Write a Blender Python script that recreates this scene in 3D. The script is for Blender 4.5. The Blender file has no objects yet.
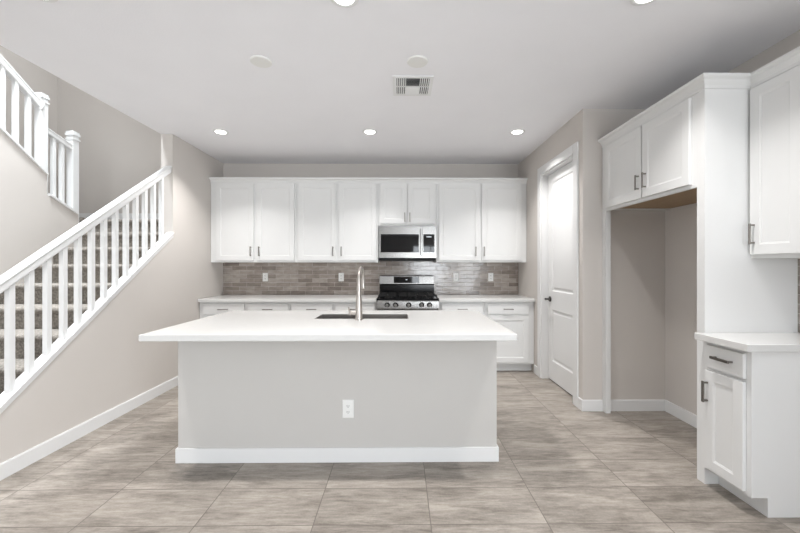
import bpy, math, random
from mathutils import Vector
random.seed(7)
C = bpy.context.scene
# ------------------------------------------------------------------ camera, world, exposure
cam_d = bpy.data.cameras.new('camera'); cam = bpy.data.objects.new('camera', cam_d)
C.collection.objects.link(cam); C.camera = cam
cam.location = (0, 0, 1.315); cam.rotation_euler = (math.pi/2, 0, -0.0095)
cam_d.sensor_width = 36; cam_d.lens = 363/800*36; cam_d.clip_start = 0.02
cam_d.shift_x = -3.45/800; cam_d.shift_y = -0.5/800
w = bpy.data.worlds.new('world'); C.world = w; w.use_nodes = True
w.node_tree.nodes['Background'].inputs[0].default_value = (0.80, 0.88, 1.0, 1)
w.node_tree.nodes['Background'].inputs[1].default_value = 1.0
C.view_settings.view_transform = 'Standard'; C.view_settings.look = 'None'
C.view_settings.gamma = 1; C.view_settings.use_curve_mapping = False
C.view_settings.exposure = 0.0

def area(name, loc, rot, sx, sy, power, col=(1, 1, 1)):
    l = bpy.data.lights.new(name, 'AREA'); l.shape = 'RECTANGLE'; l.size = sx; l.size_y = sy
    l.energy = power; l.color = col
    o = bpy.data.objects.new(name, l); o.location = loc; o.rotation_euler = rot
    C.collection.objects.link(o); return o
H = math.pi/2
DAY = (0.90, 0.955, 1.0)
# daylight through the patio windows of the rear wall (openings are in wall_rear)
area('window_daylight', (1.45, -7.95, 1.25), (H+0.12, 0, 0), 1.7, 2.1, 165, DAY)
# daylight through the wide sliding door in the right wall, behind the camera
area('sliding_door_daylight', (2.38, -2.3, 1.25), (H+0.3, 0, H), 3.0, 2.1, 215, DAY)
area('left_side_fill', (-4.7, -2.2, 1.25), (H+0.35, 0, -H), 2.6, 1.9, 42, DAY)  # added fill for the pantry door, pantry wall and right-hand ceiling
# ceiling light of the upstairs hall over the stairwell
area('upstairs_hall_light', (-3.05, 2.9, 5.25), (0, 0, 0), .4, .8, 55, DAY).data.spread = math.radians(65)
area('stairwell_side_fill', (-2.62, 3.2, 4.3), (H-.3, 0, H), 2.2, 1.0, 58, DAY)  # fill added to lift the stairwell's left wall; solid wall behind it, no window
LAMP_W = 12.5

# ------------------------------------------------------------------ materials
def mat(name, col, rough=0.5, metal=0.0, spec=0.5, coat=0.0, emit=None, estr=0):
    m = bpy.data.materials.new(name); m.use_nodes = True
    b = m.node_tree.nodes['Principled BSDF']
    b.inputs['Base Color'].default_value = (*col, 1); b.inputs['Roughness'].default_value = rough
    b.inputs['Metallic'].default_value = metal; b.inputs['Specular IOR Level'].default_value = spec
    b.inputs['Coat Weight'].default_value = coat
    if emit:
        b.inputs['Emission Color'].default_value = (*emit, 1); b.inputs['Emission Strength'].default_value = estr
    return m
def nd(m, t, **kw):
    n = m.node_tree.nodes.new(t)
    for k, v in kw.items(): setattr(n, k, v)
    return n
def lk(m, a, b): m.node_tree.links.new(a, b)
def bsdf(m): return m.node_tree.nodes['Principled BSDF']
def math_n(m, op, a, b=None):
    n = nd(m, 'ShaderNodeMath', operation=op)
    for i, v in enumerate((a, b)):
        if v is None: continue
        if isinstance(v, (int, float)): n.inputs[i].default_value = v
        else: lk(m, v, n.inputs[i])
    return n.outputs[0]
def noise_tint(m, scale, amt, bump=0.0, bscale=None, bdist=0.002):
    """slight mottling of the base colour plus fine surface texture"""
    b = bsdf(m); c = b.inputs['Base Color'].default_value[:]
    g = nd(m, 'ShaderNodeNewGeometry'); n = nd(m, 'ShaderNodeTexNoise'); n.inputs['Scale'].default_value = scale
    n.inputs['Detail'].default_value = 4; lk(m, g.outputs['Position'], n.inputs['Vector'])
    r = nd(m, 'ShaderNodeValToRGB'); lk(m, n.outputs['Fac'], r.inputs[0])
    r.color_ramp.elements[0].position = .3; r.color_ramp.elements[1].position = .7
    r.color_ramp.elements[0].color = (*[x*(1-amt) for x in c[:3]], 1)
    r.color_ramp.elements[1].color = (*[min(1, x*(1+amt)) for x in c[:3]], 1)
    lk(m, r.outputs[0], b.inputs['Base Color'])
    if bump:
        n2 = nd(m, 'ShaderNodeTexNoise'); n2.inputs['Scale'].default_value = bscale; n2.inputs['Detail'].default_value = 3
        lk(m, g.outputs['Position'], n2.inputs['Vector'])
        bp = nd(m, 'ShaderNodeBump'); bp.inputs['Strength'].default_value = bump; bp.inputs['Distance'].default_value = bdist
        lk(m, n2.outputs['Fac'], bp.inputs['Height']); lk(m, bp.outputs[0], b.inputs['Normal'])
    return m
M = {}
M['wall'] = noise_tint(mat('wall_paint', (.63, .592, .556), .85, spec=.2), 3, .01, .25, 160)
M['ceil'] = noise_tint(mat('ceiling_paint', (.875, .87, .89), .9, spec=.2), 3, .01, .3, 90)
M['trim'] = noise_tint(mat('trim_paint', (.78, .78, .775), .4), 4, .006)
M['cab'] = noise_tint(mat('cabinet_paint', (.765, .765, .755), .38), 4, .006)
M['islp'] = noise_tint(mat('island_paint', (.56, .543, .52), .8, spec=.25), 3, .008, .2, 160)
M['gap'] = mat('cabinet_shadow_gap', (.30, .30, .29), .7)
M['steel'] = noise_tint(mat('stainless_steel', (.30, .295, .285), .25, 1.0), 40, .05)
M['nickel'] = mat('brushed_nickel', (.46, .43, .40), .33, 1.0)
M['pull'] = mat('satin_nickel_pull', (.26, .24, .22), .38, 1.0)
M['pull_dark'] = mat('dark_nickel_pull', (.20, .185, .17), .38, 1.0)
M['sinksteel'] = mat('sink_steel', (.36, .34, .32), .35, 1.0)
M['dark'] = mat('dark_bronze', (.07, .065, .06), .4, 0.6)
M['black'] = mat('black_enamel', (.008, .008, .009), .12, spec=.25)
M['iron'] = mat('cast_iron', (.012, .012, .012), .5, spec=.2)
M['bglass'] = mat('black_glass', (.005, .005, .006), .04, spec=.3)
M['plate'] = mat('outlet_plastic', (.82, .82, .80), .35)
M['slot'] = mat('slot_dark', (.03, .03, .03), .7)
M['grille'] = mat('grille_grey', (.42, .42, .42), .8)
M['lens'] = mat('lamp_lens', (.9, .9, .88), .5, emit=(1, .97, .92), estr=7)
M['mark'] = mat('display_digits', (.5, .5, .5), .5, emit=(.8, .9, 1), estr=1.0)
M['covr'] = mat('cover_plastic', (.78, .775, .75), .5)
M['glass'] = mat('window_frame', (.8, .8, .8), .4)

def quartz():
    m = noise_tint(mat('white_quartz', (.675, .67, .655), .17, spec=.35), 30, .012)
    return m
M['quartz'] = quartz()

def wood():
    m = mat('maple_veneer', (.42, .27, .14), .55)
    g = nd(m, 'ShaderNodeNewGeometry'); mp = nd(m, 'ShaderNodeMapping'); mp.inputs['Scale'].default_value = (30, 2, 2)
    n = nd(m, 'ShaderNodeTexNoise'); n.inputs['Scale'].default_value = 2; n.inputs['Detail'].default_value = 6
    lk(m, g.outputs['Position'], mp.inputs[0]); lk(m, mp.outputs[0], n.inputs['Vector'])
    r = nd(m, 'ShaderNodeValToRGB'); r.color_ramp.elements[0].color = (.30, .20, .115, 1); r.color_ramp.elements[1].color = (.42, .29, .175, 1)
    lk(m, n.outputs['Fac'], r.inputs[0]); lk(m, r.outputs[0], bsdf(m).inputs['Base Color']); return m
M['wood'] = wood()

def carpet():
    m = mat('grey_carpet', (.2, .185, .165), 1.0, spec=.05)
    g = nd(m, 'ShaderNodeNewGeometry')
    n = nd(m, 'ShaderNodeTexNoise'); n.inputs['Scale'].default_value = 70; n.inputs['Detail'].default_value = 6
    lk(m, g.outputs['Position'], n.inputs['Vector'])
    r = nd(m, 'ShaderNodeValToRGB'); r.color_ramp.elements[0].position = .35; r.color_ramp.elements[1].position = .65
    r.color_ramp.elements[0].color = (.18, .163, .143, 1); r.color_ramp.elements[1].color = (.36, .33, .295, 1)
    lk(m, n.outputs['Fac'], r.inputs[0]); lk(m, r.outputs[0], bsdf(m).inputs['Base Color'])
    n2 = nd(m, 'ShaderNodeTexNoise'); n2.inputs['Scale'].default_value = 260
    lk(m, g.outputs['Position'], n2.inputs['Vector'])
    bp = nd(m, 'ShaderNodeBump'); bp.inputs['Strength'].default_value = .8; bp.inputs['Distance'].default_value = .006
    lk(m, n2.outputs['Fac'], bp.inputs['Height']); lk(m, bp.outputs[0], bsdf(m).inputs['Normal'])
    return m
M['carpet'] = carpet()

def floor_mat():
    m = mat('porcelain_floor_tile', (.4, .37, .34), .42, spec=.4)
    g = nd(m, 'ShaderNodeNewGeometry'); s = nd(m, 'ShaderNodeSeparateXYZ'); lk(m, g.outputs['Position'], s.inputs[0])
    TW, TH = .598, .305
    x = math_n(m, 'SUBTRACT', s.outputs[0], .157); y = math_n(m, 'SUBTRACT', s.outputs[1], 1.845)
    u = math_n(m, 'DIVIDE', x, TW); v = math_n(m, 'DIVIDE', y, TH)
    fu = math_n(m, 'FLOOR', u); fv = math_n(m, 'FLOOR', v)
    ru = math_n(m, 'FRACT', u); rv = math_n(m, 'FRACT', v)
    # distance to the tile edge in metres
    eu = math_n(m, 'MULTIPLY', math_n(m, 'MINIMUM', ru, math_n(m, 'SUBTRACT', 1.0, ru)), TW)
    ev = math_n(m, 'MULTIPLY', math_n(m, 'MINIMUM', rv, math_n(m, 'SUBTRACT', 1.0, rv)), TH)
    e = math_n(m, 'MINIMUM', eu, ev)
    gr = nd(m, 'ShaderNodeMapRange'); gr.inputs['From Min'].default_value = .0014; gr.inputs['From Max'].default_value = .0032
    lk(m, e, gr.inputs[0])
    cell = nd(m, 'ShaderNodeCombineXYZ'); lk(m, fu, cell.inputs[0]); lk(m, fv, cell.inputs[1])
    wn = nd(m, 'ShaderNodeTexWhiteNoise', noise_dimensions='3D'); lk(m, cell.outputs[0], wn.inputs['Vector'])
    off = nd(m, 'ShaderNodeVectorMath', operation='SCALE'); lk(m, wn.outputs['Color'], off.inputs[0]); off.inputs['Scale'].default_value = 20
    def streak(sc, rz, scale, detail, dist):
        mp = nd(m, 'ShaderNodeMapping'); mp.inputs['Scale'].default_value = sc; mp.inputs['Rotation'].default_value = (0, 0, rz)
        lk(m, g.outputs['Position'], mp.inputs[0])
        ad = nd(m, 'ShaderNodeVectorMath', operation='ADD'); lk(m, mp.outputs[0], ad.inputs[0]); lk(m, off.outputs[0], ad.inputs[1])
        n = nd(m, 'ShaderNodeTexNoise'); n.inputs['Scale'].default_value = scale; n.inputs['Detail'].default_value = detail
        n.inputs['Roughness'].default_value = .6; n.inputs['Distortion'].default_value = dist
        lk(m, ad.outputs[0], n.inputs['Vector']); return n.outputs['Fac']
    a = streak((1.5, 6.5, 1), .25, 1.4, 8, .5); b = streak((6, 34, 1), .25, 1.6, 8, .5); c = streak((1, 1, 1), 0, 90, 3, 0)
    f = math_n(m, 'ADD', math_n(m, 'ADD', math_n(m, 'MULTIPLY', a, .52), math_n(m, 'MULTIPLY', b, .36)), math_n(m, 'MULTIPLY', c, .12))
    f = math_n(m, 'ADD', f, math_n(m, 'MULTIPLY', math_n(m, 'SUBTRACT', wn.outputs['Value'], .5), .05))
    r = nd(m, 'ShaderNodeValToRGB'); lk(m, f, r.inputs[0])
    r.color_ramp.elements[0].position = .37; r.color_ramp.elements[0].color = (.160, .139, .118, 1)
    r.color_ramp.elements[1].position = .63; r.color_ramp.elements[1].color = (.43, .386, .340, 1)
    k = r.color_ramp.elements.new(.50); k.color = (.295, .262, .228, 1)
    mx = nd(m, 'ShaderNodeMix', data_type='RGBA'); lk(m, gr.outputs[0], mx.inputs[0])
    mx.inputs[6].default_value = (.145, .125, .108, 1); lk(m, r.outputs[0], mx.inputs[7])
    lk(m, mx.outputs[2], bsdf(m).inputs['Base Color'])
    bp = nd(m, 'ShaderNodeBump'); bp.inputs['Strength'].default_value = .5; bp.inputs['Distance'].default_value = .0015
    lk(m, gr.outputs[0], bp.inputs['Height']); lk(m, bp.outputs[0], bsdf(m).inputs['Normal'])
    return m
M['floor'] = floor_mat()

def backsplash_mat(name, axis):
    m = mat(name, (.3, .27, .25), .12, spec=.6)
    g = nd(m, 'ShaderNodeNewGeometry'); s = nd(m, 'ShaderNodeSeparateXYZ'); lk(m, g.outputs['Position'], s.inputs[0])
    c = nd(m, 'ShaderNodeCombineXYZ'); lk(m, s.outputs[axis], c.inputs[0]); lk(m, math_n(m, 'SUBTRACT', s.outputs[2], .914), c.inputs[1])
    b = nd(m, 'ShaderNodeTexBrick'); lk(m, c.outputs[0], b.inputs['Vector'])
    b.inputs['Scale'].default_value = 1; b.inputs['Brick Width'].default_value = .203; b.inputs['Row Height'].default_value = .0571
    b.inputs['Mortar Size'].default_value = .0016; b.inputs['Mortar Smooth'].default_value = .2
    b.inputs['Color1'].default_value = (.235, .195, .17, 1); b.inputs['Color2'].default_value = (.44, .39, .35, 1)
    b.inputs['Mortar'].default_value = (.56, .52, .48, 1)
    n = nd(m, 'ShaderNodeTexNoise'); n.inputs['Scale'].default_value = 1.0; n.inputs['Detail'].default_value = 4
    mp = nd(m, 'ShaderNodeMapping'); mp.inputs['Scale'].default_value = (9, 28, 1); lk(m, c.outputs[0], mp.inputs[0]); lk(m, mp.outputs[0], n.inputs['Vector'])
    r = nd(m, 'ShaderNodeValToRGB'); lk(m, n.outputs['Fac'], r.inputs[0])
    r.color_ramp.elements[0].position = .3; r.color_ramp.elements[0].color = (.78, .77, .76, 1)
    r.color_ramp.elements[1].position = .7; r.color_ramp.elements[1].color = (1.15, 1.15, 1.15, 1)
    mx = nd(m, 'ShaderNodeMix', data_type='RGBA', blend_type='MULTIPLY'); mx.inputs[0].default_value = 1
    lk(m, b.outputs['Color'], mx.inputs[6]); lk(m, r.outputs[0], mx.inputs[7]); lk(m, mx.outputs[2], bsdf(m).inputs['Base Color'])
    n3 = nd(m, 'ShaderNodeTexNoise'); n3.inputs['Scale'].default_value = 14; lk(m, c.outputs[0], n3.inputs['Vector'])
    hh = math_n(m, 'ADD', math_n(m, 'MULTIPLY', b.outputs['Fac'], -1.0), math_n(m, 'MULTIPLY', n3.outputs['Fac'], 1.2))
    bp = nd(m, 'ShaderNodeBump'); bp.inputs['Strength'].default_value = .6; bp.inputs['Distance'].default_value = .002
    lk(m, hh, bp.inputs['Height']); lk(m, bp.outputs[0], bsdf(m).inputs['Normal'])
    lk(m, math_n(m, 'ADD', math_n(m, 'MULTIPLY', b.outputs['Fac'], .5), .13), bsdf(m).inputs['Roughness'])
    return m
M['tile_back'] = backsplash_mat('glazed_brick_tile', 0)
M['tile_side'] = backsplash_mat('glazed_brick_tile_side', 1)

# ------------------------------------------------------------------ mesh helpers
class MB:
    def __init__(s): s.v = []; s.f = []
    def add(s, vs, fs):
        n = len(s.v); s.v += [tuple(v) for v in vs]; s.f += [tuple(i+n for i in f) for f in fs]; return s
    def box(s, x0, x1, y0, y1, z0, z1):
        v = [(x, y, z) for z in (z0, z1) for y in (y0, y1) for x in (x0, x1)]
        return s.add(v, [(0, 2, 3, 1), (4, 5, 7, 6), (0, 1, 5, 4), (2, 6, 7, 3), (0, 4, 6, 2), (1, 3, 7, 5)])
    def cyl(s, p0, p1, r0, r1=None, n=24):
        r1 = r0 if r1 is None else r1
        p0 = Vector(p0); p1 = Vector(p1); d = (p1-p0).normalized()
        a = d.orthogonal().normalized(); b = d.cross(a)
        vs = [p + (a*math.cos(t)+b*math.sin(t))*r for p, r in ((p0, r0), (p1, r1)) for t in [2*math.pi*i/n for i in range(n)]]
        return s.add(vs, [(i, (i+1) % n, n+(i+1) % n, n+i) for i in range(n)] + [tuple(range(n))[::-1], tuple(range(n, 2*n))])
    def lathe(s, c, axis, prof, n=32):
        """prof: (radius, distance along axis) pairs"""
        c = Vector(c); d = Vector(axis).normalized(); a = d.orthogonal().normalized(); b = d.cross(a); vs = []
        for r, h in prof:
            for i in range(n):
                t = 2*math.pi*i/n; vs.append(c + d*h + (a*math.cos(t)+b*math.sin(t))*r)
        k = len(prof); fs = []
        for j in range(k-1):
            for i in range(n): fs.append((j*n+i, j*n+(i+1) % n, (j+1)*n+(i+1) % n, (j+1)*n+i))
        fs.append(tuple(range(n))[::-1]); fs.append(tuple(range((k-1)*n, k*n)))
        return s.add(vs, fs)
    def tube(s, pts, rad, n=16):
        pts = [Vector(p) for p in pts]; vs = []; fs = []
        rads = rad if isinstance(rad, (list, tuple)) else [rad]*len(pts)
        a = None
        for i, p in enumerate(pts):
            d = (pts[min(i+1, len(pts)-1)]-pts[max(i-1, 0)]).normalized()
            if a is None: a = d.orthogonal().normalized()
            a = (a - d*a.dot(d)).normalized(); b = d.cross(a)
            for k in range(n):
                t = 2*math.pi*k/n; vs.append(p + (a*math.cos(t)+b*math.sin(t))*rads[i])
        for i in range(len(pts)-1):
            for k in range(n): fs.append((i*n+k, i*n+(k+1) % n, (i+1)*n+(k+1) % n, (i+1)*n+k))
        fs.append(tuple(range(n))[::-1]); fs.append(tuple(range((len(pts)-1)*n, len(pts)*n)))
        return s.add(vs, fs)
    def prism(s, poly, axis, a0, a1):
        """poly of 2D points extruded along axis ('x': poly=(y,z); 'y': poly=(x,z); 'z': poly=(x,y))"""
        def mk(p, a):
            return {'x': (a, p[0], p[1]), 'y': (p[0], a, p[1]), 'z': (p[0], p[1], a)}[axis]
        n = len(poly)
        return s.add([mk(p, a0) for p in poly]+[mk(p, a1) for p in poly],
                     [(i, (i+1) % n, n+(i+1) % n, n+i) for i in range(n)]+[tuple(range(n))[::-1], tuple(range(n, 2*n))])
    def slope(s, prof, p0, p1):
        """profile of (x,z) offsets swept from p0 to p1 with plumb-cut ends"""
        n = len(prof); vs = [(p[0]+q[0], p[1], p[2]+q[1]) for p in (p0, p1) for q in prof]
        return s.add(vs, [(i, (i+1) % n, n+(i+1) % n, n+i) for i in range(n)]+[tuple(range(n))[::-1], tuple(range(n, 2*n))])
    def rings(s, O, U, V, N, w, h, prof):
        """concentric rectangles on a w x h face: prof = (inset, height) pairs, closed at both ends"""
        O, U, V, N = map(Vector, (O, U, V, N)); vs = []
        for d, z in prof:
            for a, b in ((d, d), (w-d, d), (w-d, h-d), (d, h-d)): vs.append(O+U*a+V*b+N*z)
        fs = [(0, 3, 2, 1)]
        k = len(prof)
        for j in range(k-1):
            for i in range(4): fs.append((j*4+i, j*4+(i+1) % 4, (j+1)*4+(i+1) % 4, (j+1)*4+i))
        fs.append(tuple((k-1)*4+i for i in range(4)))
        return s.add(vs, fs)

import bmesh
def build(name, mb, m, parent=None, smooth=False, bevel=0, kind=None, mats=None):
    lo = [min(v[i] for v in mb.v) for i in range(3)]; hi = [max(v[i] for v in mb.v) for i in range(3)]
    c = Vector(((lo[0]+hi[0])/2, (lo[1]+hi[1])/2, lo[2]))
    me = bpy.data.meshes.new(name); me.from_pydata([Vector(v)-c for v in mb.v], [], mb.f)
    bm = bmesh.new(); bm.from_mesh(me); bmesh.ops.recalc_face_normals(bm, faces=bm.faces); bm.to_mesh(me); bm.free()
    me.materials.append(M[m])
    if smooth:
        me.polygons.foreach_set('use_smooth', [True]*len(me.polygons))
        me.set_sharp_from_angle(angle=math.radians(35))
    o = bpy.data.objects.new(name, me); C.collection.objects.link(o)
    if bevel:
        b = o.modifiers.new('bevel', 'BEVEL'); b.width = bevel; b.segments = 2; b.limit_method = 'ANGLE'; b.angle_limit = math.radians(40)
    if parent: 
        o.parent = parent; o.location = c - world_loc(parent)
    else: o.location = c
    if kind: o['kind'] = kind
    return o
def world_loc(o):
    l = Vector(o.location)
    while o.parent: o = o.parent; l = l + Vector(o.location)
    return l
def thing(name, label, cat, loc, group=None):
    o = bpy.data.objects.new(name, None); o.empty_display_size = .05; C.collection.objects.link(o); o.location = loc
    tag(o, label, cat, group); return o
def tag(o, label, cat, group=None):
    o['label'] = label; o['category'] = cat
    if group: o['group'] = group
    return o
def copy_tree(o, delta=None, label=None, parent=None):
    c = o.copy(); C.collection.objects.link(c); c.parent = parent
    if delta is not None: c.location = Vector(o.location)+Vector(delta)
    if label: c['label'] = label
    for ch in list(o.children): copy_tree(ch, parent=c)
    return c
S = 'structure'

# ------------------------------------------------------------------ structure
WL, WR, WB, PX, CZ = -2.46, 2.415, 5.08, 1.66, 2.743
b = MB().box(-4.9, 3.0, -8.3, 5.3, -.1, 0); build('floor', b, 'floor', kind=S)
b = MB()
b.box(-2.586, 2.6, -8.1, 5.2, CZ, 3.05); b.box(-4.9, -2.586, -8.1, .5, CZ, 3.05)
build('ceiling', b, 'ceil', kind=S)
build('wall_back', MB().box(-4.9, 2.6, WB, 5.2, 0, 5.4), 'wall', kind=S)
# left wall: full-height stub beside the stairs plus the sloping knee wall
CAPZ = lambda y: .452+.718*(y-2.219)
b = MB().box(-2.586, WL, 3.93, WB, 0, CZ)
build('wall_left', b, 'wall', kind=S)
b = MB().prism([(1.92, 0), (3.93, 0), (3.93, CAPZ(3.93)-.022), (1.92, CAPZ(1.92)-.022)], 'x', -2.515, WL)
build('wall_stair', b, 'wall', kind=S)
# sloped cap with its skirt
b = MB().slope([(-.040, -.022), (.040, -.022), (.040, 0), (-.040, 0)], (-2.485, 1.92, CAPZ(1.92)), (-2.485, 3.93, CAPZ(3.93)))
b.slope([(.025, -.056), (.034, -.054), (.034, -.022), (.025, -.022)], (-2.485, 1.92, CAPZ(1.92)), (-2.485, 3.93, CAPZ(3.93)))
build('trim_1', b, 'trim', kind=S, bevel=.004)
# middle stair wall under the upper flight
UX0, UX1 = -3.705, -3.595
UZ = lambda y: 2.215+.70*(3.754-y)
b = MB().prism([(.5, 0), (4.06, 0), (4.06, 1.895), (3.70, 2.04), (3.70, UZ(3.70)), (2.56, UZ(2.56)), (.5, UZ(2.56))], 'x', UX0, UX1)
build('wall_stair_middle', b, 'wall', kind=S)
b = MB().slope([(-.07, -.022), (.07, -.022), (.07, 0), (-.07, 0)], (-3.65, 3.72, 2.06), (-3.65, 4.04, 1.915))
b.slope([(-.07, -.022), (.07, -.022), (.07, 0), (-.07, 0)], (-3.65, 2.56, UZ(2.56)+.012), (-3.65, 3.70, UZ(3.70)+.012))
build('trim_2', b, 'trim', kind=S)
b = MB().box(-4.9, -4.75, -.9, WB, 0, 5.4); b.box(-4.9, -4.75, -8.1, -3.5, 0, 5.4); b.box(-4.9, -4.75, -3.5, -.9, 2.2, 5.4); b.box(-4.9, -4.75, -3.5, -.9, 0, .3)
build('wall_stairwell_left', b, 'wall', kind=S)
b = MB()
for a in (-3.5, -2.225, -.95): b.box(-4.85, -4.8, a, a+.05, .3, 2.2)
b.box(-4.85, -4.8, -3.45, -.95, .3, .35); b.box(-4.85, -4.8, -3.45, -.95, 2.15, 2.2)
build('added_window_3', b, 'glass', kind=S)  # unseen window frame, added to go with the left fill light
build('wall_stairwell_front', MB().box(-4.75, -2.45, .38, .5, 3.05, 5.4), 'wall', kind=S)
build('wall_stairwell_right', MB().box(-2.586, -2.45, .5, WB, 3.05, 5.4), 'wall', kind=S)
build('ceiling_stairwell', MB().box(-4.9, -2.45, .3, WB, 5.3, 5.42), 'ceil', kind=S)
b = MB().box(-4.75, UX0, .5, 2.3, 2.80, 3.05); build('floor_upstairs', b, 'carpet', kind=S)
# right side
b = MB().box(WR, 2.53, -.8, 3.42, 0, CZ); b.box(WR, 2.53, -8.1, -3.8, 0, CZ); b.box(WR, 2.53, -3.8, -.8, 2.3, CZ); b.box(WR, 2.53, -3.8, -.8, 0, .08)
build('wall_right', b, 'wall', kind=S)
b = MB()
for a in (-3.8, -2.33, -.86): b.box(2.45, 2.5, a, a+.06, .08, 2.3)
b.box(2.45, 2.5, -3.74, -.86, .08, .14); b.box(2.45, 2.5, -3.74, -.86, 2.24, 2.3)
build('window_2', b, 'glass', kind=S)
build('wall_alcove', MB().box(PX, WR, 3.30, 3.42, 0, CZ), 'wall', kind=S)
DY0, DY1, DZ = 3.46, 4.26, 2.385
b = MB().box(PX, PX+.12, 3.42, DY0, 0, CZ); b.box(PX, PX+.12, DY1, WB+.05, 0, CZ); b.box(PX, PX+.12, DY0, DY1, DZ, CZ)
build('wall_pantry', b, 'wall', kind=S)
# rear wall with a wide window opening, behind the camera
b = MB()
b.box(-4.75, .6, -8.1, -7.98, 0, CZ); b.box(2.35, WR, -8.1, -7.98, 0, CZ)
b.box(.6, 2.35, -8.1, -7.98, 2.3, CZ); b.box(.6, 2.35, -8.1, -7.98, 0, .2)
build('wall_rear', b, 'wall', kind=S)
b = MB()
for a in (.6, 1.45, 2.3): b.box(a, a+.05, -8.07, -8.02, .2, 2.3)
b.box(.65, 2.3, -8.07, -8.02, .2, .25); b.box(.65, 2.3, -8.07, -8.02, 2.25, 2.3)
build('window_1', b, 'glass', kind=S)
# baseboards
BH, BT = .10, .013
def baseboard(name, segs):
    b = MB()
    for x0, x1, y0, y1 in segs: b.box(x0, x1, y0, y1, 0, BH-.006); 
    for x0, x1, y0, y1 in segs:
        b.box(x0+(.003 if x1-x0 > .02 else 0), x1-(.003 if x1-x0 > .02 else .005 if x0 < 0 else 0), y0+(.005 if y1-y0 < .02 else 0), y1, BH-.006, BH)
    return build(name, b, 'trim', kind=S)
baseboard('baseboard_left', [(WL, WL+BT, 1.945, 4.53)])
baseboard('baseboard_pantry', [(PX-BT, PX, 3.30-BT, 3.372), (PX-BT, PX, 4.348, 4.47)])
baseboard('baseboard_alcove', [(PX, 1.837, 3.30-BT, 3.30)])
baseboard('baseboard_fridge', [(1.881, WR, 3.205-.001-BT+.096, 3.30)])
baseboard('baseboard_right', [(WR-BT, WR, 2.25, 3.287)])
b = MB().box(-4.75, -2.6, WB-BT, WB, 1.865, 2.045); build('baseboard_landing', b, 'trim', kind=S)

# pantry door
d = thing('door_1', None, None, (PX, DY0, 0)); del d['label'], d['category']; d['kind'] = S
cw = .088
b = MB()
FX = PX-.016
b.box(FX, PX, DY0-cw, DY0, 0, DZ+cw); b.box(FX, PX, DY1, DY1+cw, 0, DZ+cw); b.box(FX, PX, DY0, DY1, DZ, DZ+cw)
build('casing', b, 'trim', d, bevel=.003)
b = MB().box(PX, PX+.12, DY0, DY0+.012, 0, DZ); b.box(PX, PX+.12, DY1-.012, DY1, 0, DZ); b.box(PX, PX+.12, DY0, DY1, DZ-.012, DZ)
build('jamb', b, 'trim', d)
LX = PX+.072
y0, y1, z0, z1 = DY0+.015, DY1-.015, .014, DZ-.016
leaf = MB()
# leaf: solid core + raised stiles/rails around two recessed moulded panels
leaf.box(LX+.010, LX+.035, y0, y1, z0, z1)
st = .11
leaf.box(LX, LX+.011, y0, y0+st, z0, z1); leaf.box(LX, LX+.011, y1-st, y1, z0, z1)
for a, c in ((z0, .235), (.82, 1.03), (2.27, z1)): leaf.box(LX, LX+.011, y0+st, y1-st, a, c)
lf = build('leaf', leaf, 'trim', d)
for a, c in ((.235, .82), (1.03, 2.27)):
    p = MB().rings((LX+.011, y1-st, a), (0, -1, 0), (0, 0, 1), (-1, 0, 0), (y1-y0)-2*st, c-a,
                   [(0, 0), (0, .010), (.012, .002), (.03, .002), (.045, .008), (.05, .008)])
    build('panel', p, 'trim', lf)
h = MB(); hy, hz = DY1-.075, .935
h.lathe((LX, hy, hz), (-1, 0, 0), [(.031, 0), (.031, .006), (.027, .011), (.012, .013), (.011, .045), (.014, .048), (.014, .06)])
h.tube([(LX-.052, hy+.005, hz), (LX-.056, hy-.03, hz+.003), (LX-.054, hy-.075, hz+.001), (LX-.050, hy-.11, hz-.004)], [.011, .010, .009, .008])
build('lever_handle', h, 'dark', d, smooth=True)

# ------------------------------------------------------------------ staircase
st_ = thing('staircase', 'grey carpeted staircase climbing behind the white balusters to a landing', 'stairs', (-3.09, 1.71, 0))
sx0, sx1 = -3.594, -2.516
def step_poly(y, z, run, rise, low):
    r = .027; ry = y+.03
    p = [(ry, z-rise if not low else 0)]
    p.append((ry, z-2*r))
    for k in range(9):
        t = -math.pi/2 - math.pi*k/8
        p.append((y+r+math.cos(t)*r, z-r+math.sin(t)*r))
    p += [(y+run+.03, z), (y+run+.03, z-rise if not low else 0)]
    return p
for k in range(-7, 3):
    y = 3.49+.254*k; z = 1.331+.178*k
    b = MB().prism(step_poly(y, z, .254, .178, k == -7), 'x', sx0, sx1 if k < 1 else -2.587)
    build('step', b, 'carpet', st_, smooth=True)
y, z = 3.49+.254*3, 1.331+.178*3
b = MB().prism(step_poly(y, z, WB-y-.09, .178, False), 'x', sx0, -2.587); build('landing', b, 'carpet', st_, smooth=True)
b = MB().box(-4.749, sx0, 4.10, WB-.06, z-.178, z); build('landing', b, 'carpet', st_)

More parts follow.
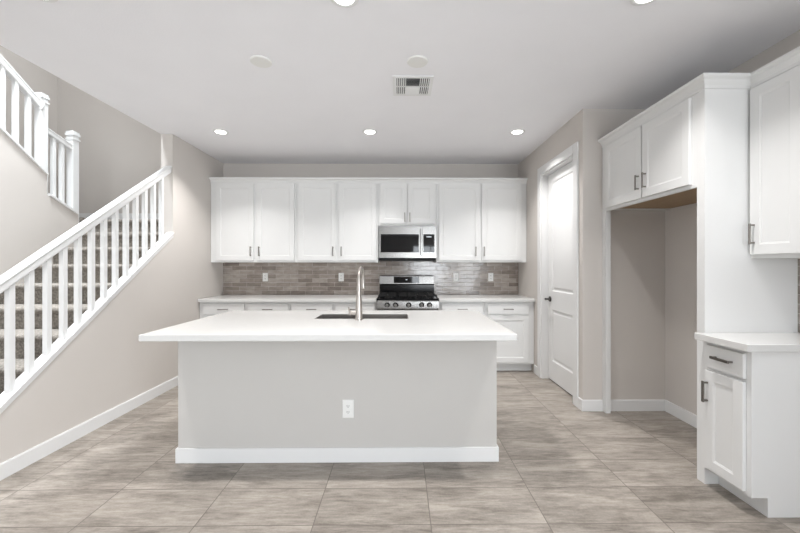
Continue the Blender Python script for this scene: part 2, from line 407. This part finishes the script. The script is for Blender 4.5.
# lower railing
RZ = lambda y: 1.212+.705*(y-2.223)
rl = thing('stair_railing', 'white handrail and square balusters on the sloping knee wall beside the kitchen', 'railing', (-2.485, 1.85, CAPZ(1.85)))
prof = [(-.024, -.078), (.024, -.078), (.030, -.066), (.030, -.026), (.036, -.018), (.036, -.006), (.028, 0), (-.028, 0), (-.036, -.006), (-.036, -.018), (-.030, -.026), (-.030, -.066)]
b = MB().slope(prof, (-2.485, 1.9, RZ(1.9)), (-2.485, 3.90, RZ(3.90))); build('handrail', b, 'trim', rl, bevel=.002)
b0 = None
for i in range(15):
    y = 2.312+.1222*(i-2); hw = .017
    b = MB(); x = -2.485
    vs = [(x+a, y+c, CAPZ(y+c)-.003) for a, c in ((-hw, -hw), (hw, -hw), (hw, hw), (-hw, hw))] + [(x+a, y+c, RZ(y+c)-.070) for a, c in ((-hw, -hw), (hw, -hw), (hw, hw), (-hw, hw))]
    b.add(vs, [(0, 3, 2, 1), (4, 5, 6, 7), (0, 1, 5, 4), (1, 2, 6, 5), (2, 3, 7, 6), (3, 0, 4, 7)])
    build('baluster', b, 'trim', rl)
# bottom newel of the lower flight
def newel(x, y, z0, z1, hw, parent):
    b = MB().box(x-hw, x+hw, y-hw, y+hw, z0, z1-.10)
    b.box(x-hw-.008, x+hw+.008, y-hw-.008, y+hw+.008, z1-.105, z1-.09)
    b.box(x-hw, x+hw, y-hw, y+hw, z1-.09, z1-.058)
    b.box(x-hw-.009, x+hw+.009, y-hw-.009, y+hw+.009, z1-.058, z1-.035)
    b.box(x-hw-.003, x+hw+.003, y-hw-.003, y+hw+.003, z1-.035, z1-.012)
    h2 = hw-.004
    q = [(x-h2, y-h2, z1-.012), (x+h2, y-h2, z1-.012), (x+h2, y+h2, z1-.012), (x-h2, y+h2, z1-.012)]
    h3 = hw-.02
    q += [(x-h3, y-h3, z1), (x+h3, y-h3, z1), (x+h3, y+h3, z1), (x-h3, y+h3, z1)]
    b.add(q, [(4, 5, 6, 7), (0, 1, 5, 4), (1, 2, 6, 5), (2, 3, 7, 6), (3, 0, 4, 7)])
    return build('newel_post', b, 'trim', parent, bevel=.002)
newel(-2.468, 1.87, 0, 1.03, .045, rl)
# upper railing
ul = thing('stair_railing', 'white upper railing with two square newel posts above the stair landing wall', 'railing', (-3.65, 2.6, 2.5))
RU = lambda y: 3.015-.66*(y-3.637)
b = MB().slope([(p[0], p[1]) for p in prof], (-3.65, 2.7, RU(2.7)), (-3.65, 3.68, RU(3.68))); build('handrail', b, 'trim', ul, bevel=.002)
b = MB().slope([(p[0], p[1]*.75) for p in prof], (-3.65, 3.74, 2.74), (-3.65, 4.03, 2.655)); build('handrail', b, 'trim', ul, bevel=.002)
b = MB().lathe((-3.65+.02, 3.665, RU(3.68)-.05), (0, 1, 0), [(.045, 0), (.045, .012), (.035, .015)]); build('rosette', b, 'trim', ul, smooth=True)
newel(-3.65, 3.705, 2.06, 3.077, .036, ul); newel(-3.65, 4.06, 1.52, 2.82, .038, ul)
for y in (3.217, 3.337, 3.455, 3.572):
    b = MB().box(-3.667, -3.633, y-.017, y+.017, UZ(y)+.0, RU(y)-.05); build('baluster', b, 'trim', ul)
for y in (3.83, 3.925):
    b = MB().box(-3.667, -3.633, y-.017, y+.017, 2.06-.453*(y-3.72)-.01, 2.70-.29*(y-3.74)); build('baluster', b, 'trim', ul)

# ------------------------------------------------------------------ cabinet building blocks
class Fr:
    """face frame: origin, u to the right as seen from the front, n outward"""
    def __init__(s, o, u, n): s.o = Vector(o); s.u = Vector(u); s.n = Vector(n); s.v = Vector((0, 0, 1))
    def p(s, a, b, c): return s.o+s.u*a+s.v*b+s.n*c
    def box(s, mb, a0, a1, b0, b1, c0, c1):
        p = s.p(a0, b0, c0); q = s.p(a1, b1, c1)
        return mb.box(min(p.x, q.x), max(p.x, q.x), min(p.y, q.y), max(p.y, q.y), min(p.z, q.z), max(p.z, q.z))
def front(fr, name, a0, a1, b0, b1, parent, rail=.058, flat=False):
    w, h = a1-a0, b1-b0; t = .019
    pr = [(0, 0), (0, t-.002), (.002, t)]
    if flat: pr += [(.01, t)]
    else: pr += [(rail, t), (rail+.002, t-.002), (rail+.009, t-.004), (rail+.010, t-.0065), (rail+.02, t-.0065)]
    mb = MB().rings(fr.p(a0, b0, .0015), fr.u, fr.v, fr.n, w, h, pr)
    return build(name, mb, 'cab', parent)
def pull(fr, a, b, L, vert, parent, base=.0205, m='pull', th=.0055):
    mb = MB(); e = L/2
    def bx(u0, u1, v0, v1, c0, c1): fr.box(mb, a+(u0 if not vert else v0), a+(u1 if not vert else v1), b+(v0 if not vert else u0), b+(v1 if not vert else u1), c0, c1)
    bx(-e, -e+.010, -.005, .005, base, base+.026); bx(e-.010, e, -.005, .005, base, base+.026)
    bx(-e-.004, e+.004, -th, th, base+.024, base+.026+th)
    return build('handle', mb, m, parent, bevel=.0015)

FRU = lambda: Fr((0, 4.74, 0), (1, 0, 0), (0, -1, 0))
UB, UT = 1.365, 2.40
def wall_cab(label, x0, x1, zb, doors, handles, group):
    fr = FRU(); t = thing('wall_cabinet', label, 'cabinet', ((x0+x1)/2, 4.9, zb), group)
    b = MB().box(x0+.0015, x1-.0015, 4.745, WB-.001, zb, UT-.016)
    fr.box(b, x0+.0015, x1-.0015, zb-.004, UT-.015, -.004, 0)
    build('body', b, 'cab', t)
    for (a0, a1), hx in zip(doors, handles):
        dd = front(fr, 'door', a0, a1, zb+.022, 2.388-.006, t)
        pull(fr, hx, zb+.022+.118 if zb < 1.5 else zb+.10, .115, True, dd)
    return t
# (doors in metres along the wall)
G = 'white shaker wall cabinets along the back wall'
wall_cab('tall white two-door wall cabinet in the left corner of the back wall', WL+.002, -1.345, UB, [(-2.385, -1.896), (-1.857, -1.372)], [-1.93, -1.823], G)
wall_cab('tall white two-door wall cabinet directly left of the microwave', -1.345, -.285, UB, [(-1.318, -.832), (-.795, -.308)], [-.868, -.760], G)
wall_cab('short white wall cabinet with two small doors above the microwave', -.285, .475, 1.845, [(-.258, .089), (.101, .447)], [.062, .128], G)
wall_cab('tall white two-door wall cabinet right of the microwave beside the pantry wall', .475, PX-.002, UB, [(.507, 1.043), (1.066, 1.585)], [.985, 1.095], G)

CP = [(0, 2.385), (.004, 2.385), (.006, 2.402), (.022, 2.432), (.036, 2.440), (.040, 2.444), (.040, 2.460), (-.05, 2.460), (-.05, 2.385)]
b = MB().prism([(4.738-d, z) for d, z in CP], 'x', WL+.002, PX-.002)
tag(build('crown_molding', b, 'cab'), 'straight white crown molding along the tops of the back wall cabinets', 'molding')

# base cabinets on the back wall
def base_cab(label, x0, x1, cols, name='base_cabinet', group='white base cabinets under the back counter'):
    fr = Fr((0, 4.475, 0), (1, 0, 0), (0, -1, 0)); t = thing(name, label, 'cabinet', ((x0+x1)/2, 4.78, 0), group)
    b = MB().box(x0+.0015, x1-.0015, 4.475, WB-.001, .102, .8745); b.box(x0+.0015, x1-.0015, 4.55, WB-.001, 0, .102)
    build('body', b, 'cab', t)
    for a0, a1, side in cols:
        dr = front(fr, 'drawer', a0, a1, .722, .852, t, flat=True); pull(fr, (a0+a1)/2, .785, .115, False, dr)
        dd = front(fr, 'door', a0, a1, .125, .705, t); pull(fr, a1-.035 if side > 0 else a0+.035, .60, .115, True, dd)
    return t
base_cab('white base cabinet with two drawers in the left corner under the back counter', WL+.002, -1.345, [(-2.41, -1.906, 1), (-1.861, -1.372, -1)])
base_cab('white base cabinet with two drawers directly left of the gas range', -1.345, -.289, [(-1.325, -.835, 1), (-.79, -.31, -1)])
base_cab('narrow white base cabinet directly right of the gas range', .479, 1.045, [(.512, 1.02, 1)])
base_cab('white base cabinet at the right end of the back counter beside the pantry wall', 1.045, PX-.002, [(1.077, 1.585, -1)])
for x0, x1, lab in ((WL+.002, -.289, 'white quartz countertop left of the gas range on the back wall'), (.479, PX-.002, 'short white quartz countertop right of the gas range on the back wall')):
    tag(build('countertop', MB().box(x0, x1, 4.435, WB-.012, .875, .914), 'quartz', bevel=.003), lab, 'countertop', 'back wall countertops')
b = MB().box(WL+.002, PX-.002, WB-.0115, WB-.0005, .9145, 1.363); b.box(-.283, .473, WB-.0115, WB-.0005, 1.363, 1.40)
tag(build('tile_backsplash', b, 'tile_back'), 'glossy taupe brick tile backsplash spanning the back wall behind the range', 'backsplash')

# ------------------------------------------------------------------ microwave
mx0, mx1, my, mz0, mz1 = -.277, .467, 4.675, 1.42, 1.828
mw = thing('microwave', 'stainless steel over-the-range microwave with black glass door', 'microwave', (.095, 4.85, mz0))
build('body', MB().box(mx0, mx1, my+.03, WB-.015, mz0, mz1), 'steel', mw)
# door: steel frame with a window opening
ds = .288
gx0, gx1, gz0, gz1 = mx0+.028, ds-.045, 1.490, 1.725
b = MB()
b.box(mx0, ds, my, my+.03, mz0, gz0); b.box(mx0, ds, my, my+.03, gz1, mz1); b.box(mx0, gx0, my, my+.03, gz0, gz1); b.box(gx1, ds, my, my+.03, gz0, gz1)
dr = build('door', b, 'steel', mw)
build('window', MB().box(gx0, gx1, my+.004, my+.028, gz0, gz1), 'bglass', dr)
b = MB().box(ds-.028, ds-.006, my-.045, my-.028, 1.452, 1.79); b.box(ds-.024, ds-.010, my-.03, my, 1.46, 1.475); b.box(ds-.024, ds-.010, my-.03, my, 1.765, 1.78)
build('handle', b, 'steel', dr, bevel=.005)
b = MB().box(ds+.003, mx1, my, my+.03, mz0, gz0); b.box(ds+.003, mx1, my, my+.03, gz1, mz1); b.box(mx1-.022, mx1, my, my+.03, gz0, gz1); b.box(ds+.003, ds+.012, my, my+.03, gz0, gz1)
cp = build('control_panel', b, 'steel', mw)
build('keypad', MB().box(ds+.012, mx1-.022, my+.003, my+.028, gz0, gz1), 'bglass', cp)
b = MB()
for i in range(4): b.box(.345+i*.016, .345+i*.016+.009, my+.0015, my+.003, 1.685, 1.697)
build('clock_display', b, 'mark', cp)
b = MB().box(mx0+.004, mx1-.004, my+.02, WB-.06, 1.384, mz0)
for i in range(18): b.box(mx0+.03+i*.04, mx0+.055+i*.04, my+.012, my+.02, 1.392, 1.41)
build('vent_grille', b, 'iron', mw)

# ------------------------------------------------------------------ gas range
rx0, rx1 = -.285, .475
rg = thing('gas_range', 'stainless steel and black gas range with backguard between the counters', 'range', (.095, 4.7, 0))
build('body', MB().box(rx0+.004, rx1-.004, 4.44, 5.04, .02, .895), 'steel', rg)
b = MB().prism([(4.40, .79), (4.385, .80), (4.393, .885), (4.41, .897), (4.46, .897), (4.46, .79)], 'x', rx0+.002, rx1-.002)
cpn = build('control_panel', b, 'steel', rg)
for kx in (-.155, -.052, .105, .262, .358):
    b = MB().lathe((kx, 4.3895, .843), (0, -1, -.08), [(.033, 0), (.033, .003), (.030, .004)]); build('knob_bezel', b, 'iron', rg, smooth=True)
    b = MB().lathe((kx, 4.386, .843), (0, -1, -.08), [(.025, 0), (.025, .006), (.023, .009), (.020, .03), (.017, .034)]); b.box(kx-.004, kx+.004, 4.345, 4.36, .826, .86)
    build('knob', b, 'steel', rg, smooth=True)
b = MB().box(rx0, rx1, 4.415, 4.985, .898, .916); b.box(rx0, rx0+.012, 4.405, 4.985, .912, .922); b.box(rx1-.012, rx1, 4.405, 4.985, .912, .922)
build('cooktop', b, 'black', rg, bevel=.003)
for bx_, by in ((-.14, 4.54), (-.14, 4.83), (.095, 4.69), (.33, 4.54), (.33, 4.83)):
    b = MB().lathe((bx_, by, .916), (0, 0, 1), [(.055, 0), (.055, .008), (.04, .012), (.04, .02), (.036, .024)]); build('burner', b, 'iron', rg, smooth=True)
for gx in (rx0+.02, rx0+.265, rx0+.51):
    gw = .23; b = MB(); z0, z1 = .942, .956
    for a in (0, gw-.012): b.box(gx+a, gx+a+.012, 4.43, 4.965, z0, z1)
    for yy in (4.43, 4.69, 4.953): b.box(gx, gx+gw, yy, yy+.012, z0, z1)
    b.box(gx+gw/2-.006, gx+gw/2+.006, 4.43, 4.965, z0, z1)
    for yy in (4.54, 4.83): b.box(gx, gx+gw, yy-.006, yy+.006, z0, z1)
    for a in (0, gw-.012):
        for yy in (4.43, 4.953): b.box(gx+a, gx+a+.012, yy, yy+.012, .916, z0)
    build('grate', b, 'iron', rg, bevel=.002)
# backguard
b = MB().box(rx0+.006, rx1-.006, 4.985, 5.05, .9, 1.055); bgd = build('backguard', b, 'black', rg)
b = MB().prism([(4.99, 1.055), (4.975, 1.068), (4.985, 1.175), (4.997, 1.184), (5.05, 1.184), (5.05, 1.055)], 'x', rx0+.003, rx1-.003)
build('control_housing', b, 'steel', bgd, bevel=.003)
b = MB().box(-.085, .265, 4.969, 4.979, 1.082, 1.168); build('display', b, 'bglass', bgd)
b = MB()
for i in range(3): b.box(.078+i*.009, .083+i*.009, 4.967, 4.969, 1.122, 1.132)
build('clock_display', b, 'mark', bgd)
# oven door, handle and drawer
b = MB().box(rx0+.004, rx1-.004, 4.415, 4.44, .24, .78); od = build('oven_door', b, 'steel', rg, bevel=.003)
build('window', MB().box(rx0+.12, rx1-.12, 4.411, 4.416, .36, .64), 'bglass', od)
b = MB().cyl((rx0+.05, 4.365, .73), (rx1-.05, 4.365, .73), .012); b.box(rx0+.08, rx0+.10, 4.365, 4.416, .722, .738); b.box(rx1-.10, rx1-.08, 4.365, 4.416, .722, .738)
build('handle', b, 'steel', od, smooth=True)
build('drawer', MB().box(rx0+.004, rx1-.004, 4.415, 4.44, .05, .23), 'steel', rg, bevel=.003)

# ------------------------------------------------------------------ island
il = thing('kitchen_island', 'large kitchen island with light grey panelled front below the white slab', 'island', (-.417, 2.8, 0))
ix0, ix1, iy0, iy1 = -1.484, .652, 2.443, 3.22
b = MB().box(ix0, ix1, iy0, iy0+.10, 0, .8745); b.box(ix0, ix0+.02, iy0+.10, iy1, 0, .8745); b.box(ix1-.02, ix1, iy0+.10, iy1, 0, .8745); b.box(ix0, ix1, iy1-.02, iy1, .1, .8745)
build('body', b, 'islp', il)
b = MB().box(ix0-.012, ix1+.012, iy0-.013, iy0, 0, .098); b.box(ix0-.012, ix0, iy0, iy0+.6, 0, .098); b.box(ix1, ix1+.012, iy0, iy0+.1, 0, .098)
build('baseboard', b, 'trim', il, bevel=.003)
fr = Fr((0, iy1, 0), (-1, 0, 0), (0, 1, 0))
for a, c in ((-.63, -.09), (-.08, .30), (.31, .69), (.71, 1.07), (1.09, 1.46)):
    dd = front(fr, 'door', a, c, .125, .85, il)
cx0, cx1, cy0, cy1 = -1.523, .69, 2.128, 3.28
hx0, hx1, hy0, hy1 = -.655, .062, 2.765, 3.05
b = MB()
xs = [cx0, hx0, hx1, cx1]; ys = [cy0, hy0, hy1, cy1]; zs = (.875, .914)
vs = [(x, y, z) for z in zs for y in ys for x in xs]; ix = lambda i, j, k: k*16+j*4+i; fs = []
for j in range(3):
    for i in range(3):
        if i == 1 and j == 1: continue
        fs.append((ix(i, j, 1), ix(i+1, j, 1), ix(i+1, j+1, 1), ix(i, j+1, 1))); fs.append((ix(i, j, 0), ix(i, j+1, 0), ix(i+1, j+1, 0), ix(i+1, j, 0)))
for i in range(3):
    fs.append((ix(i, 0, 0), ix(i+1, 0, 0), ix(i+1, 0, 1), ix(i, 0, 1))); fs.append((ix(i, 3, 0), ix(i, 3, 1), ix(i+1, 3, 1), ix(i+1, 3, 0)))
    fs.append((ix(0, i, 0), ix(0, i, 1), ix(0, i+1, 1), ix(0, i+1, 0))); fs.append((ix(3, i, 0), ix(3, i+1, 0), ix(3, i+1, 1), ix(3, i, 1)))
fs += [(ix(1, 1, 0), ix(1, 1, 1), ix(2, 1, 1), ix(2, 1, 0)), (ix(1, 2, 0), ix(2, 2, 0), ix(2, 2, 1), ix(1, 2, 1)), (ix(1, 1, 0), ix(1, 2, 0), ix(1, 2, 1), ix(1, 1, 1)), (ix(2, 1, 0), ix(2, 1, 1), ix(2, 2, 1), ix(2, 2, 0))]
b.add(vs, fs); tag(build('countertop', b, 'quartz', bevel=.003), 'thick white quartz slab topping the kitchen island with sink cut-out', 'countertop')
# undermount sink
sk = thing('kitchen_sink', 'stainless steel undermount sink set in the island countertop', 'sink', (-.30, 2.91, .65))
def basin(x0, x1, y0, y1, z0, z1, t):
    b = MB(); b.box(x0, x1, y0, y1, z0, z0+t); b.box(x0, x0+t, y0, y1, z0, z1); b.box(x1-t, x1, y0, y1, z0, z1); b.box(x0+t, x1-t, y0, y0+t, z0, z1); b.box(x0+t, x1-t, y1-t, y1, z0, z1); return b
build('basin', basin(hx0+.0006, hx1-.0006, hy0+.0006, hy1-.0006, .65, .9115, .004), 'sinksteel', sk)
b = MB().lathe((-.30, 2.91, .6545), (0, 0, 1), [(.045, 0), (.045, .004), (.03, .005), (.012, .002), (.011, .002)]); build('drain', b, 'steel', sk, smooth=True)
# faucet
fx, fy = -.306, 2.705
fc = thing('faucet', 'tall brushed nickel pull-down faucet beside the island sink', 'faucet', (fx, fy, .914))
b = MB().lathe((fx, fy, .9142), (0, 0, 1), [(.029, 0), (.029, .008), (.026, .02), (.0245, .085), (.020, .17), (.0165, .19)]); build('base', b, 'nickel', fc, smooth=True)
pts = [(fx, fy, 1.09), (fx, fy, 1.215)]; R = .084
for k in range(1, 13):
    t = math.pi*k/12; pts.append((fx+.007*(1-math.cos(t)), fy+R-R*math.cos(t), 1.215+R*math.sin(t)))
pts.append((fx+.014, fy+2*R, 1.205))
b = MB().tube(pts, [.0165, .0145, .0135]+[.0125]*(len(pts)-3)); build('spout', b, 'nickel', fc, smooth=True)
b = MB().lathe((fx+.014, fy+2*R, 1.215), (0, 0, -1), [(.0125, 0), (.0165, .008), (.0175, .05), (.0195, .075), (.018, .08)]); build('spray_head', b, 'nickel', fc, smooth=True)
b = MB().cyl((fx-.02, fy, .965), (fx-.062, fy, .965), .0135, .0125)
b.cyl((fx-.062, fy, .965), (fx-.076, fy, .965), .017, .015); b.tube([(fx-.069, fy, .96), (fx-.071, fy-.005, .99), (fx-.074, fy-.02, 1.01)], [.0065, .006, .005])
build('lever_handle', b, 'nickel', fc, smooth=True)

# ------------------------------------------------------------------ refrigerator surround on the right
FXX = 1.838; fr = Fr((FXX, 0, 0), (0, -1, 0), (-1, 0, 0))
rs = thing('refrigerator_cabinet', 'white cabinet surround with two upper doors above the empty refrigerator alcove', 'cabinet', (2.12, 2.72, 0))
build('side_panel', MB().box(FXX, WR-.001, 2.19, 2.247, 0, 2.3845), 'cab', rs)
build('side_panel', MB().box(FXX, 1.880, 3.24, 3.2985, 0, 2.3845), 'cab', rs)
b = MB().box(FXX, WR-.001, 2.2475, 3.2395, 1.835, 2.3845); b.box(FXX, FXX+.02, 2.2475, 3.2395, 1.803, 1.835)
b.box(1.881, WR-.001, 3.2395, 3.2985, 1.82, 2.3845)
build('body', b, 'cab', rs)
build('underside', MB().box(FXX+.021, WR-.001, 2.248, 3.239, 1.829, 1.8345), 'wood', rs)
for y0, y1, hy in ((2.285, 2.728, 2.685), (2.742, 3.22, 2.765)):
    dd = front(fr, 'door', -y1, -y0, 1.828, 2.374, rs); pull(fr, -hy, 1.95, .105, True, dd, m='pull')
# neighbouring wall cabinet
fr2 = Fr((2.12, 0, 0), (0, -1, 0), (-1, 0, 0))
t = thing('wall_cabinet', 'white single-door wall cabinet at the right edge beside the refrigerator surround', 'cabinet', (2.27, 2.04, 1.36))
build('body', MB().box(2.12, WR-.001, 1.885, 2.1885, 1.36, 2.3845), 'cab', t)
dd = front(fr2, 'door', -2.178, -1.895, 1.383, 2.374, t); pull(fr2, -2.150, 1.505, .115, True, dd)
# crown following both cabinets
b = MB(); path = [((FXX, 3.2985), (-1, 0)), ((FXX, 2.19), (-1, -1)), ((2.12, 2.19), (-1, -1)), ((2.12, 1.885), (-1, 0))]
cp_ = [(d, z) for d, z in CP[:-2]] + [(-.03, 2.460), (-.03, 2.385)]
vs = []
for (x, y), (nx, ny) in path:
    for d_, z in cp_: vs.append((x+nx*d_, y+ny*d_, z))
n = len(cp_); fs = []
for j in range(3):
    for i in range(n): fs.append((j*n+i, j*n+(i+1) % n, (j+1)*n+(i+1) % n, (j+1)*n+i))
fs += [tuple(range(n))[::-1], tuple(range(3*n, 4*n))]
b.add(vs, fs); tag(build('crown_molding', b, 'cab'), 'white stepped crown molding atop the refrigerator surround and right wall cabinet', 'molding')
# base cabinet at the right edge
t = thing('base_cabinet', 'narrow white base cabinet with drawer and door at the right edge of the room', 'cabinet', (2.12, 2.04, 0))
b = MB().prism([(1.836, .102), (1.836, .8745), (WR-.001, .8745), (WR-.001, 0), (1.922, 0), (1.922, .102)], 'y', 1.896, 2.1885)
build('body', b, 'cab', t)
fr3 = Fr((1.836, 0, 0), (0, -1, 0), (-1, 0, 0))
dr = front(fr3, 'drawer', -2.163, -1.922, .718, .850, t, flat=True); pull(fr3, -2.035, .79, .11, False, dr, m='pull_dark', th=.0075)
dd = front(fr3, 'door', -2.163, -1.924, .122, .700, t, rail=.055); pull(fr3, -2.143, .575, .115, True, dd, m='pull_dark', th=.0075)
tag(build('countertop', MB().box(1.772, WR-.012, 1.852, 2.1885, .875, .914), 'quartz', bevel=.003), 'small white quartz countertop at the right edge against the tall white panel', 'countertop')
tag(build('tile_backsplash', MB().box(WR-.0115, WR-.0005, 1.0, 2.1885, .9145, 1.358), 'tile_side'), 'sliver of taupe brick tile backsplash on the right wall above the small countertop', 'backsplash')

# ------------------------------------------------------------------ outlets
def outlet(label, x, y, z, group=None, w=.072, h=.117, single=False):
    t = thing('wall_outlet', label, 'outlet', (x, y, z-h/2), group)
    b = MB().rings((x-w/2, y, z-h/2), (1, 0, 0), (0, 0, 1), (0, -1, 0), w, h, [(0, 0), (0, .003), (.004, .006), (.01, .006)])
    p = build('cover_plate', b, 'plate', t)
    for dz in (-.02, .02):
        b = MB().box(x-.016, x+.016, y-.0085, y-.006, z+dz-.014, z+dz+.014); s = build('socket', b, 'plate', t, bevel=.003)
        b = MB().box(x-.008, x-.005, y-.0092, y-.0085, z+dz-.004, z+dz+.006); b.box(x+.005, x+.008, y-.0092, y-.0085, z+dz-.003, z+dz+.005); b.cyl((x, y-.0092, z+dz-.008), (x, y-.0085, z+dz-.008), .0025, n=10)
        build('slots', b, 'slot', s)
    return t
o0 = outlet('white outlet on the backsplash nearest the left corner', -1.873, WB-.0115, 1.16, 'white outlets on the tile backsplash')
for x, lab in ((-.819, 'white outlet on the backsplash just left of the faucet and range'), (.781, 'white outlet on the backsplash just right of the gas range'), (1.27, 'white outlet on the backsplash nearest the pantry wall')):
    copy_tree(o0, (x+1.873, 0, 0), lab)
outlet('white outlet low on the grey front panel of the island', -.348, iy0-.0005, .357, None, .076, .122)

# ------------------------------------------------------------------ ceiling fixtures
def can(x, y, label):
    t = thing('recessed_light', label, 'ceiling light', (x, y, CZ), 'round recessed ceiling lights')
    b = MB().lathe((x, y, CZ-.0003), (0, 0, -1), [(.080, 0), (.080, .003), (.074, .006), (.060, .006), (.055, .003)]); build('trim_ring', b, 'trim', t, smooth=True)
    b = MB().lathe((x, y, CZ-.0035), (0, 0, -1), [(.055, 0), (.053, .003), (.04, .004), (.001, .005)]); build('lens', b, 'lens', t, smooth=True)
    l = bpy.data.lights.new('lamp', 'AREA'); l.shape = 'DISK'; l.size = .10; l.energy = LAMP_W; l.color = (1, .985, .975); l.spread = math.radians(110)
    o = bpy.data.objects.new('lamp', l); C.collection.objects.link(o); o.parent = t; o.location = (0, 0, -.018)
    return t
c0 = can(-1.905, 3.86, 'lit round recessed ceiling light nearest the stair railing in the far row')
for x, y, lab in ((-.32, 3.86, 'lit round recessed ceiling light in the middle of the far row'),
                  (1.247, 3.86, 'lit round recessed ceiling light nearest the pantry door in the far row'),
                  (-1.885, 1.885, 'lit recessed ceiling light cut by the top edge above the stairs'),
                  (-.297, 1.925, 'lit recessed ceiling light cut by the top edge above the island middle'),
                  (1.302, 1.91, 'lit recessed ceiling light cut by the top edge near the right cabinets')):
    copy_tree(c0, (x+1.905, y-3.86, 0), lab)
def cover(x, y, label):
    b = MB().lathe((x, y, CZ-.0003), (0, 0, -1), [(.072, 0), (.072, .007), (.067, .011), (.02, .013), (.001, .013)])
    return tag(build('ceiling_cover', b, 'covr', smooth=True), label, 'ceiling cover', 'round blank ceiling covers')
v0 = cover(-.968, 2.53, 'round white blank ceiling cover left of the air vent')
v1 = v0.copy(); C.collection.objects.link(v1); v1.location.x += 1.09; v1['label'] = 'round white blank ceiling cover just in front of the air vent'
# air vent
vx0, vx1, vy0, vy1 = -.055, .255, 2.72, 3.03; z = CZ
vt = thing('air_vent', 'square white ceiling air register with dark louver slots', 'vent', (.10, 2.875, CZ-.012))
b = MB(); m_ = .028
b.box(vx0, vx1, vy0, vy0+m_, z-.008, z-.0003); b.box(vx0, vx1, vy1-m_, vy1, z-.008, z-.0003); b.box(vx0, vx0+m_, vy0+m_, vy1-m_, z-.008, z-.0003); b.box(vx1-m_, vx1, vy0+m_, vy1-m_, z-.008, z-.0003)
b.box(vx0+m_, vx1-m_, 2.871, 2.879, z-.01, z-.003); b.box(.040, .047, vy0+m_, vy1-m_, z-.01, z-.003); b.box(.153, .160, vy0+m_, vy1-m_, z-.01, z-.003)
build('frame', b, 'trim', vt)
build('duct_opening', MB().box(vx0+m_, vx1-m_, vy0+m_, vy1-m_, z-.002, z-.0003), 'slot', vt)
for i in range(4):
    for x0, s in ((-.020, 1), (.213, -1)):
        x = x0+s*i*.0155
        b = MB().prism([(x, z-.011), (x+.0075, z-.011), (x+.0075-s*.003, z-.003), (x-s*.003, z-.003)], 'y', vy0+m_+.001, 2.871); b.prism([(x, z-.011), (x+.0075, z-.011), (x+.0075-s*.003, z-.003), (x-s*.003, z-.003)], 'y', 2.879, vy1-m_-.001)
        build('louver', b, 'trim', vt)
for i in range(6):
    y = vy0+m_+.008+i*.019
    b = MB().add([(.047, y, z-.011), (.153, y, z-.011), (.153, y+.015, z-.003), (.047, y+.015, z-.003), (.047, y+.001, z-.012), (.153, y+.001, z-.012), (.153, y+.016, z-.004), (.047, y+.016, z-.004)],
                 [(0, 1, 2, 3), (4, 7, 6, 5), (0, 4, 5, 1), (1, 5, 6, 2), (2, 6, 7, 3), (3, 7, 4, 0)])
    build('louver', b, 'grille', vt)
for i in range(6):
    y = vy1-m_-.005-i*.019
    b = MB().add([(.047, y, z-.011), (.153, y, z-.011), (.153, y-.016, z-.004), (.047, y-.016, z-.004), (.047, y, z-.012), (.153, y, z-.012), (.153, y-.016, z-.006), (.047, y-.016, z-.006)],
                 [(0, 3, 2, 1), (4, 5, 6, 7), (0, 1, 5, 4), (1, 2, 6, 5), (2, 3, 7, 6), (3, 0, 4, 7)])
    build('louver', b, 'trim', vt)

# the side walls and everything standing along them sit a touch off square to the back wall
SKEW = .0095
for o in list(C.objects):
    if o.parent or o.type in ('CAMERA', 'LIGHT'): continue
    base = o.name.split('.')[0]
    if base in ('refrigerator_cabinet', 'wall_alcove', 'wall_pantry', 'door_1', 'baseboard_alcove', 'baseboard_fridge', 'baseboard_pantry', 'baseboard_right'):
        o.location.y -= SKEW*1.83
    elif base in ('wall_cabinet', 'base_cabinet', 'countertop', 'crown_molding', 'tile_backsplash') and 'right edge' in o['label'] or base == 'crown_molding' and 'refrigerator' in o['label'] or base == 'tile_backsplash' and 'right wall' in o['label']:
        o.location.y -= SKEW*1.83
    elif base in ('wall_left', 'wall_stair', 'trim_1', 'stair_railing', 'staircase'):
        o.location.y += SKEW*2.5
    elif base in ('recessed_light', 'ceiling_cover'):
        o.location.y -= SKEW*o.location.x
    elif base in ('wall_stair_middle', 'trim_2'):
        o.location.y += SKEW*3.6
